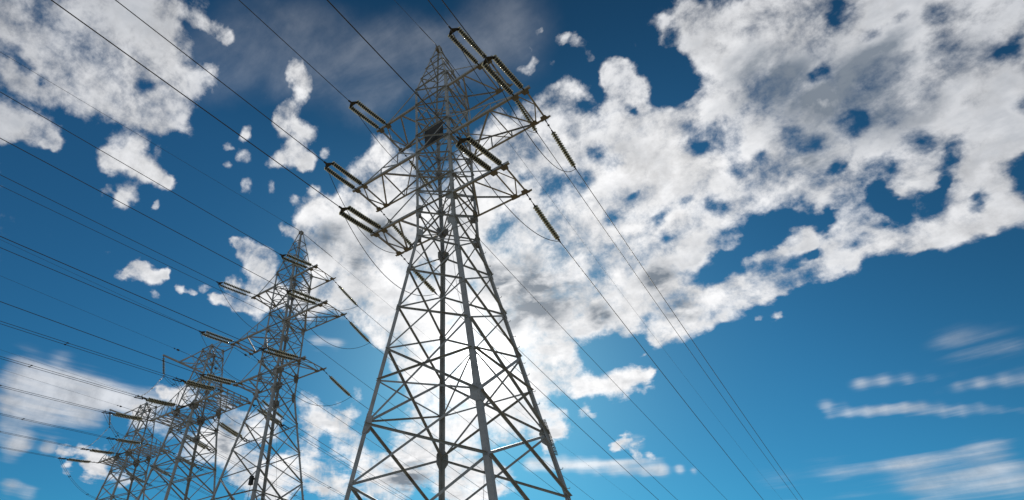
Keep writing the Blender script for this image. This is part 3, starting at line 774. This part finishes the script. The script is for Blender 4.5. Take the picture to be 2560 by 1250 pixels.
# earth wires on the peaks
for xf, who, dxm in ((ident, 'tall tower', (-0.018, -0.153)), (T2, 'second tower', (-0.007, -0.107))):
    a = W(*xf((0, -0.32, 26.12)))
    p = span(a, -1, dxm[0], dxm[1], 0.0001, 60)
    e = cable('earth_wire', f'thin earth wire running overhead from the peak of the {who}', 'earth wire', p, 0.010)
    o = e.location
    mb = MB(); mb.tube([p[0] - o, p[0].lerp(p[12], 0.16) - o], 0.022, 6); mb.build('armour_grip', WIRE, e)
    d = (p[20] - p[0]).normalized()
    if xf is ident:
        for f in (4.6, 5.0, 5.9, 6.4):
            c = p[0] + d * f - o
            mb = MB()
            mb.tube([c, c + V((0, 0, -.09))], 0.012, 6); mb.bar(c + V((0, 0, -.09)) - d * .14, c + V((0, 0, -.09)) - d * .05, 0.05, 0.05); mb.bar(c + V((0, 0, -.09)) + d * .05, c + V((0, 0, -.09)) + d * .14, 0.05, 0.05)
            mb.tube([c + V((0, 0, -.09)) - d * .1, c + V((0, 0, -.09)) + d * .1], 0.008, 6)
            mb.build('vibration_damper', IRON, e)
    a = W(*xf((0, 0.32, 26.12)))
    p = span(a, 1, -0.012 if xf is ident else 0.0, -0.069 if xf is ident else -0.10, 0.0004, 235, 50)
    e = cable('earth_wire', f'thin earth wire sloping away behind the peak of the {who}', 'earth wire', p, 0.009)
    mb = MB(); mb.tube([p[0] - e.location, p[0].lerp(p[20], 0.06) - e.location], 0.02, 6); mb.build('armour_grip', WIRE, e)

# slim cable slung from the second tower's shaft
cable('slim_cable', 'slim single cable fixed to the shaft of the second tower between its arm levels', 'cable', span(W(*T2((-1.0, -1.05, ZL['M3']))), -1, -0.021, -0.066, 0.00005, 60), 0.014)
# earthing leads down the shafts
for xf, who in ((ident, 'tall tower'), (T2, 'second tower')):
    pts = [W(*xf((0.10 + 0.35 * math.sin(i * 0.9) * (1 if i > 4 else 0.3), 0.2 + 0.1 * i, 20 - i * 1.9))) for i in range(13)]
    cable('earth_lead', f'thin lead hanging down inside the shaft of the {who}', 'earth lead', pts, 0.008)

# black panel inside the tall tower
px = MB()
c = W(0.0, -0.90, 17.25)
w_, h_ = 0.60, 0.74
poly = [(-w_ + .06, -h_), (w_ - .06, -h_), (w_, -h_ + .06), (w_, h_ - .06), (w_ - .06, h_), (-w_ + .06, h_), (-w_, h_ - .06), (-w_, -h_ + .06)]
px.plate([V((x, 0, z)) for x, z in poly], (0, 1, 0), 0.02)
s = tag(px.build('sign_panel', BLACK, None, c + V((0, 0.055, 0))), 'black square panel with rounded corners fixed inside the upper shaft of the tall tower', 'sign')
mb = MB()
for zz in (-0.5, 0.5): mb.bar((-1.0, 0.03, zz), (1.0, 0.03, zz), 0.04, 0.05)
mb.build('mounting_rail', STEEL, s)
# black box on the second tower's leg
zz = 4.4; w_ = wA(zz)
c = W(*T2((w_ - 0.10, -w_ - 0.02, zz)))
mb = MB(); mb.prism([V((x, y, -.30)) for x, y in ((-.13, -.10), (.13, -.10), (.13, .10), (-.13, .10))], [V((x, y, .26)) for x, y in ((-.11, -.09), (.11, -.09), (.11, .09), (-.11, .09))])
bx = tag(mb.build('junction_box', BLACK, None, c + V((-.20, -.12, 0))), 'small black box strapped to the leg of the second tower', 'box')
mb = MB(); mb.tube([(0, 0, -.3), (-.03, 0, -1.2), (.02, 0, -2.6), (0, 0.05, -5)], 0.014, 6); mb.build('conduit', IRON, bx)
mb = MB(); mb.bar((-.16, 0, .1), (.26, .05, .1), 0.04, 0.03); mb.build('bracket', IRON, bx)

# ================================================================== flat single circuit towers (third and fourth)
ZB = {'H': 20.8, 'h1': 19.9, 'h2': 18.7, 'N': 17.2, 'n1': 15.8, 'K': 14.5, 'k1': 12.8, 'k2': 11.1, 'k3': 9.45, 'k4': 7.5, 'k5': 5.3, 'k6': 2.7, 'k7': -0.6}
def wB(z):
    if z >= 14.5: return 0.74 + (1.43 - 0.74) * (20.8 - z) / 6.3
    if z >= 12.8: return 1.43 + 0.07 * (14.5 - z) / 1.7
    return 1.5 + 0.118 * (12.8 - z)
POLE_X, POLE_Z = -4.57, 20.72

def tower_b(cx, cy, lift, label):
    """lift: how much taller the legs are; local frame keeps the survey heights of the head"""
    zb = ZG - lift
    base = W(cx, cy, ZG)
    root = empty('transmission_tower', base)
    tag(root, label, 'pylon', 'lattice pylons with one flat crossarm and twin wires')
    def Q(x, y, z): return V((x * U, y * U, (z - zb) * U))
    def nb(sx, sy, z): w = wB(z); return Q(sx * w, sy * w, z)
    Z = dict(ZB); Z['G'] = zb
    S = STEEL_FAR
    for sx, sy in ((-1, -1), (1, -1), (1, 1), (-1, 1)):
        mb = MB()
        for (za, zc), (s, t) in zip(((zb, 12.8), (12.8, 14.5), (14.5, 20.95)), ((0.20, 0.016), (0.18, 0.015), (0.14, 0.012))):
            a, c = nb(sx, sy, za), nb(sx, sy, zc)
            mb.angle(a, c, s, t, (-sx, 0, 0), (0, -sy, 0))
        mb.build('leg', S, root)
        f = MB(); c = nb(sx, sy, zb)
        f.prism([c + V((x * .5, y * .5, -.6)) for x, y in ((-1, -1), (1, -1), (1, 1), (-1, 1))], [c + V((x * .42, y * .42, .3)) for x, y in ((-1, -1), (1, -1), (1, 1), (-1, 1))])
        f.build('foundation', CONC, root)
    order = ['H', 'h1', 'h2', 'N', 'n1', 'K', 'k1', 'k2', 'k3', 'k4', 'k5', 'k6', 'k7', 'G']
    for (a, b_), n in [((f[0], f[1]), f[2]) for f in FACES]:
        for k, (u, l) in enumerate(zip(order, order[1:])):
            cross_brace(nb(*a, Z[u]), nb(*b_, Z[u]), nb(*a, Z[l]), nb(*b_, Z[l]), n, 0.065 if k < 6 else 0.09, 0.008, S, root)
        for lv in ('H', 'h1', 'N', 'K', 'k1', 'k3', 'k5'):
            mb = MB(); face_bar(mb, nb(*a, Z[lv]), nb(*b_, Z[lv]), n, 0.075, 0.008, False, 0.03); mb.build('level_brace', S, root)
        for lv, h, w_ in (('H', .5, .3), ('h1', .4, .26), ('N', .6, .34), ('K', .95, .55), ('k1', .8, .4), ('k2', .36, .24), ('k3', .7, .32), ('k5', .6, .3)):
            for c, o in ((a, b_), (b_, a)):
                p = nb(*c, Z[lv])
                gusset(p, nb(*c, Z[lv] + 0.3) - nb(*c, Z[lv] - 0.3), nb(*o, Z[lv]) - p, n, h, w_, RUSTY if lv == 'K' else S, root)
    for lv in ('K', 'k1', 'N', 'H'):
        for k, (c, d) in enumerate((((-1, -1), (1, 1)), ((1, -1), (-1, 1)))):
            mb = MB(); o = V((0, 0, -.02 - .02 * k))
            mb.angle(nb(*c, Z[lv]) + o, nb(*d, Z[lv]) + o, 0.075, 0.008, (c[0], -c[1], 0), (0, 0, -1)); mb.build('plan_brace', S, root)
    # the long flat crossarm
    for s, xe in ((1, 5.6), (-1, 5.35)):
        zk = 14.5; w = 1.45
        mb = MB()
        mb.angle(Q(s * (1.38), -(w), zk), Q(s * xe, -w, zk), 0.14, 0.012, (0, 1, 0), (0, 0, 1))
        arm = mb.build('crossarm', S, root)
        mb = MB(); mb.angle(Q(s * (1.38), w, zk), Q(s * xe, w, zk), 0.14, 0.012, (0, -1, 0), (0, 0, 1)); mb.build('bottom_chord', S, arm)
        xk = 5.05 if s > 0 else 4.75
        for sy in (-1, 1):
            mb = MB()
            a, kn, e = nb(s, sy, 17.2), Q(s * xk, sy * w, 15.06), Q(s * xe, sy * w, zk + .05)
            mb.angle(a, kn, 0.085, 0.009, (0, -sy, 0), (0, 0, -1))
            mb.angle(kn, e, 0.085, 0.009, (0, -sy, 0), (0, 0, -1))
            mb.build('top_chord', S, arm)
            pv = Q(s * 1.4, sy * w, zk + .05)
            for i in range(1, 5):
                f = i / 4.0
                tp = a.lerp(kn, f); bt = V((tp.x, sy * w * U, (zk + .05 - zb) * U))
                mb = MB()
                mb.angle(tp, bt, 0.055, 0.007, (0, -sy, 0), (s, 0, 0)); mb.angle(pv, tp, 0.055, 0.007, (0, -sy, 0), (0, 0, 1))
                mb.build('lattice_brace', S, arm); pv = bt
        nseg = 5
        for i in range(nseg):
            x0 = 1.4 + (xe - 0.1 - 1.4) * i / nseg; x1 = 1.4 + (xe - 0.1 - 1.4) * (i + 1) / nseg
            for k, (ya, yb) in enumerate(((-w, w), (w, -w))):
                mb = MB(); mb.angle(Q(s * x0, ya, zk + .012 + .014 * k), Q(s * x1, yb, zk + .012 + .014 * k), 0.07, 0.008, (s, 0, 0), (0, 0, 1)); mb.build('lattice_brace', S, arm)
            mb = MB(); mb.angle(Q(s * x1, -w, zk + .04), Q(s * x1, w, zk + .04), 0.085, 0.009, (-s, 0, 0), (0, 0, 1)); mb.build('lattice_brace', S, arm)
        mb = MB(); mb.angle(Q(s * xk, -w, 15.06), Q(s * xk, w, 15.06), 0.06, 0.007, (s, 0, 0), (0, 0, -1)); mb.build('lattice_brace', S, arm)
        for sy in (-1, 1):
            c = Q(s * (xe - .05), sy * w, zk - .012)
            mb = MB()
            mb.plate([c + V((-.34 * s, -sy * .06, 0)), c + V((.12 * s, -sy * .06, 0)), c + V((.22 * s, sy * .20, 0)), c + V((-.05 * s, sy * .26, 0)), c + V((-.3 * s, sy * .12, 0))], (0, 0, 1), 0.02)
            mb.build('gusset_plate', RUSTY, arm)
    for sy in (-1, 1):                      # hang plate of the middle phase on the shaft faces
        mb = MB()
        mb.angle(nb(-1, sy, 14.5) + V((0, sy * .03, .02)), nb(1, sy, 14.5) + V((0, sy * .03, .02)), 0.13, 0.012, (0, sy, 0), (0, 0, 1))
        c = Q(0, sy * 1.45, 14.5)
        mb.plate([c + V((-.45, 0, .03)), c + V((.45, 0, .03)), c + V((.14, sy * .3, .03)), c + V((-.14, sy * .3, .03))], (0, 0, 1), 0.02)
        mb.build('hang_beam', RUSTY, root)
    # earth wire arms at the head
    for s, xe in ((-1, 2.55), (1, 2.3)):
        mb = MB()
        for sy in (-1, 1):
            mb.angle(nb(s, sy, 20.8), Q(s * xe, sy * .68, 20.8), 0.075, 0.008, (0, -sy, 0), (0, 0, -1))
        arm = mb.build('earth_wire_arm', S, root)
        mb = MB()
        for sy in (-1, 1):
            mb.angle(nb(s, sy, 19.2), Q(s * (xe - .05), sy * .68, 20.74), 0.065, 0.007, (0, -sy, 0), (0, 0, 1))
        mb.build('tie_rod', S, arm)
        mb = MB()
        mb.angle(Q(s * xe, -.72, 20.82), Q(s * xe, .72, 20.82), 0.075, 0.008, (-s, 0, 0), (0, 0, -1))
        mb.angle(nb(s, -1, 20.8), Q(s * xe, .68, 20.83), 0.05, 0.006, (0, 1, 0), (0, 0, -1))
        mb.build('lattice_brace', S, arm)
    # boom beside the head that holds the middle jumper clear of the shaft
    mb = MB(); mb.bar(Q(POLE_X, -2.55, POLE_Z), Q(POLE_X, 2.3, POLE_Z), 0.15, 0.15)
    boom = mb.build('jumper_boom', S, root)
    for sy in (-1, 1):
        for top in (20.75, 19.3):
            mb = MB(); mb.angle(nb(-1, sy, top), Q(POLE_X + .06, sy * .68, POLE_Z - .05), 0.075, 0.008, (0, -sy, 0), (0, 0, 1)); mb.build('tie_rod', S, boom)
        mb = MB(); mb.angle(Q(-2.55, sy * .70, 20.76), Q(POLE_X + .06, sy * .72, POLE_Z + .08), 0.06, 0.007, (0, -sy, 0), (0, 0, 1)); mb.build('tie_rod', S, boom)
    for y0, y1 in ((-.68, .68), (.68, -.68)):
        mb = MB(); mb.angle(nb(-1, 1 if y0 > 0 else -1, 19.9), Q(POLE_X + .05, y1, POLE_Z - .09), 0.055, 0.006, (0, 1, 0), (0, 0, 1)); mb.build('lattice_brace', S, boom)
    return root

def twin(name, label, cat, pts, gap, r, group, every=0.0):
    """two sub-conductors side by side with spacers"""
    o = pts[0].copy()
    root = empty(name, o); tag(root, label, cat, group)
    d = (pts[-1] - pts[0]); sd_ = V((-d.y, d.x, 0)).normalized() * gap / 2
    for s in (-1, 1):
        mb = MB(); mb.tube([p - o + sd_ * s for p in pts], r, 6); mb.build('wire', WIRE, root)
    acc = 0.0; nxt = every * 0.8
    for p, q in zip(pts, pts[1:]):
        l = (q - p).length
        while every and acc + l > nxt:
            c = p.lerp(q, (nxt - acc) / l) - o
            mb = MB(); mb.tube([c - sd_, c + sd_], 0.02, 6)
            for s in (-1, 1): mb.bar(c + sd_ * s - (q - p).normalized() * .07, c + sd_ * s + (q - p).normalized() * .07, 0.05, 0.07)
            mb.build('spacer', IRON, root); nxt += every
        acc += l
    return root

def rig_b(cx, cy, dz, who):
    """dz: how much higher this crossarm is than the third tower's"""
    def X(x, y, z): return W(cx + x, cy + y, z + dz)
    grp = 'paired insulator strings on the flat towers'
    ph = (('sky side', 5.55), ('middle', 0.0), ('outer', -5.3))
    FW = {'sky side': (0.014, -0.096), 'middle': (0.019, -0.094), 'outer': (0.006, -0.098)}
    names = {'sky side': 'open-sky end of the crossarm', 'middle': 'middle of the crossarm', 'outer': 'outer end of the crossarm'}
    for k, x in ph:
        cl = {}
        for sy in (-1, 1):
            st = X(x, sy * 1.68, 14.48)
            v = V((0.0, sy * 3.75 * U, -0.58 * U)) if sy < 0 else V((0.0, 3.8 * U, -0.75 * U))
            ax = v.normalized(); Lt = v.length
            side = V((0, 0, 1)).cross(ax).normalized() * 0.20
            lead = 0.66 if k != 'outer' else 0.5
            a = [st + ax * .3 + side * s for s in (-1, 1)]
            e = [st + ax * (Lt - .45) + side * s for s in (-1, 1)]
            n = 17
            ins, tip = insulator(f'doubled insulators {"in front of" if sy < 0 else "behind"} the {names[k]} of the {who}', a, e, n, 0.160, True, max(.18, (e[0] - a[0]).length - n * .16 - .12), grp)
            mb = MB(); o = ins.location
            mb.plate([st - ax * .02 - o - side * .1, st - ax * .02 - o + side * .1, a[1] + ax * .04 - o, a[0] + ax * .04 - o], side.cross(ax), 0.03)
            mb.bar(e[0] + ax * .3 - o - side * .1, e[1] + ax * .3 - o + side * .1, 0.05, 0.10)
            for s in (0, 1):
                c = e[s] + ax * .2 - o; mb.bar(c, c + ax * .85, 0.06, 0.07)
                c = e[s] + ax * .95 - o; mb.bar(c, c + V((0, 0, .16)), 0.03, 0.05, (1, 0, 0))
            mb.build('yoke_plate', IRON, ins)
            p0 = st + ax * (Lt - .1)
            cl[sy] = p0 + ax * .55
            if sy < 0: pts = span(p0, -1, FW[k][0], FW[k][1], 0.0001, 75)
            else: pts = span(p0, 1, 0.01, -0.15, 0.00055, 235, 60)
            twin('twin_conductor', f'twin {"overhead" if sy < 0 else "receding"} wires from the {names[k]} of the {who}', 'power line', pts, 0.40, 0.017, 'twin wires of the flat towers', 12.0 if sy < 0 else 16.0)
        if k != 'middle':
            twin('twin_jumper', f'twin slack loop under the {names[k]} of the {who}', 'jumper wire', droop(cl[-1], cl[1], 3.1 * U if k == 'outer' else 2.7 * U, 30), 0.40, 0.015, 'twin slack loops of the flat towers', 3.2)
        else:
            hang = []
            for sy, yy, off in ((-1, -2.45, V((0.0, 0.62, 0))), (1, 2.2, V((-0.30, -0.45, 0)))):
                top = X(POLE_X, yy, POLE_Z - .10); bot = top + V((0, 0, -1.95)) + off
                insulator(f'single string hanging from the {"front" if sy < 0 else "back"} of the boom of the {who}', [top], [bot], 11, 0.160, True, 0.12, 'hanging strings on the booms')
                hang.append(bot)
            def sw(a, b, sag, n=14): return droop(a, b, sag, n)
            pts = sw(cl[-1], hang[0], 0.55) + sw(hang[0], hang[1], 0.55)[1:] + sw(hang[1], cl[1], 0.8)[1:]
            twin('twin_jumper', f'twin wire led round the shaft by the boom of the {who}', 'jumper wire', pts, 0.36, 0.015, 'twin slack loops of the flat towers', 2.6)
    for s, x in ((-1, 2.55), (1, 2.2)):
        nm = 'boom side' if s < 0 else 'open sky side'
        p = span(X(s * x, -.74, 20.82), -1, 0.055, -0.070, 0.0001, 75)
        e = cable('earth_wire', f'thin overhead earth wire from the {nm} of the head of the {who}', 'earth wire', p, 0.0095)
        d = (p[10] - p[0]).normalized(); o = p[0]
        mb = MB(); mb.tube([V((0, 0, 0)), d * 2.2], 0.02, 6); mb.bar(d * 1.5, d * 1.75, 0.12, 0.14); mb.bar(d * 2.0, d * 2.08, 0.08, 0.12); mb.build('strain_clamp', IRON, e)
        e = cable('earth_wire', f'thin receding earth wire from the {nm} of the head of the {who}', 'earth wire', span(X(s * x, .74, 20.82), 1, 0.0, -0.10, 0.0004, 235, 50), 0.009)
        d = V((0, 1, -.12)).normalized()
        mb = MB(); mb.tube([V((0, 0, 0)), d * 2.2], 0.02, 6); mb.bar(d * 1.5, d * 1.75, 0.12, 0.14); mb.build('strain_clamp', IRON, e)

C3, C4 = (-33.70, 9.79), (-54.61, 15.20)
tower_b(C3[0], C3[1], 0.0, 'third tower from the tall one, one flat crossarm and a boom beside its head')
tower_b(C4[0], C4[1], 1.49, 'last tower of the row, smallest in view, one flat crossarm and a boom')
rig_b(C3[0], C3[1], 0.0, 'third tower')
rig_b(C4[0], C4[1], 1.49, 'last tower')
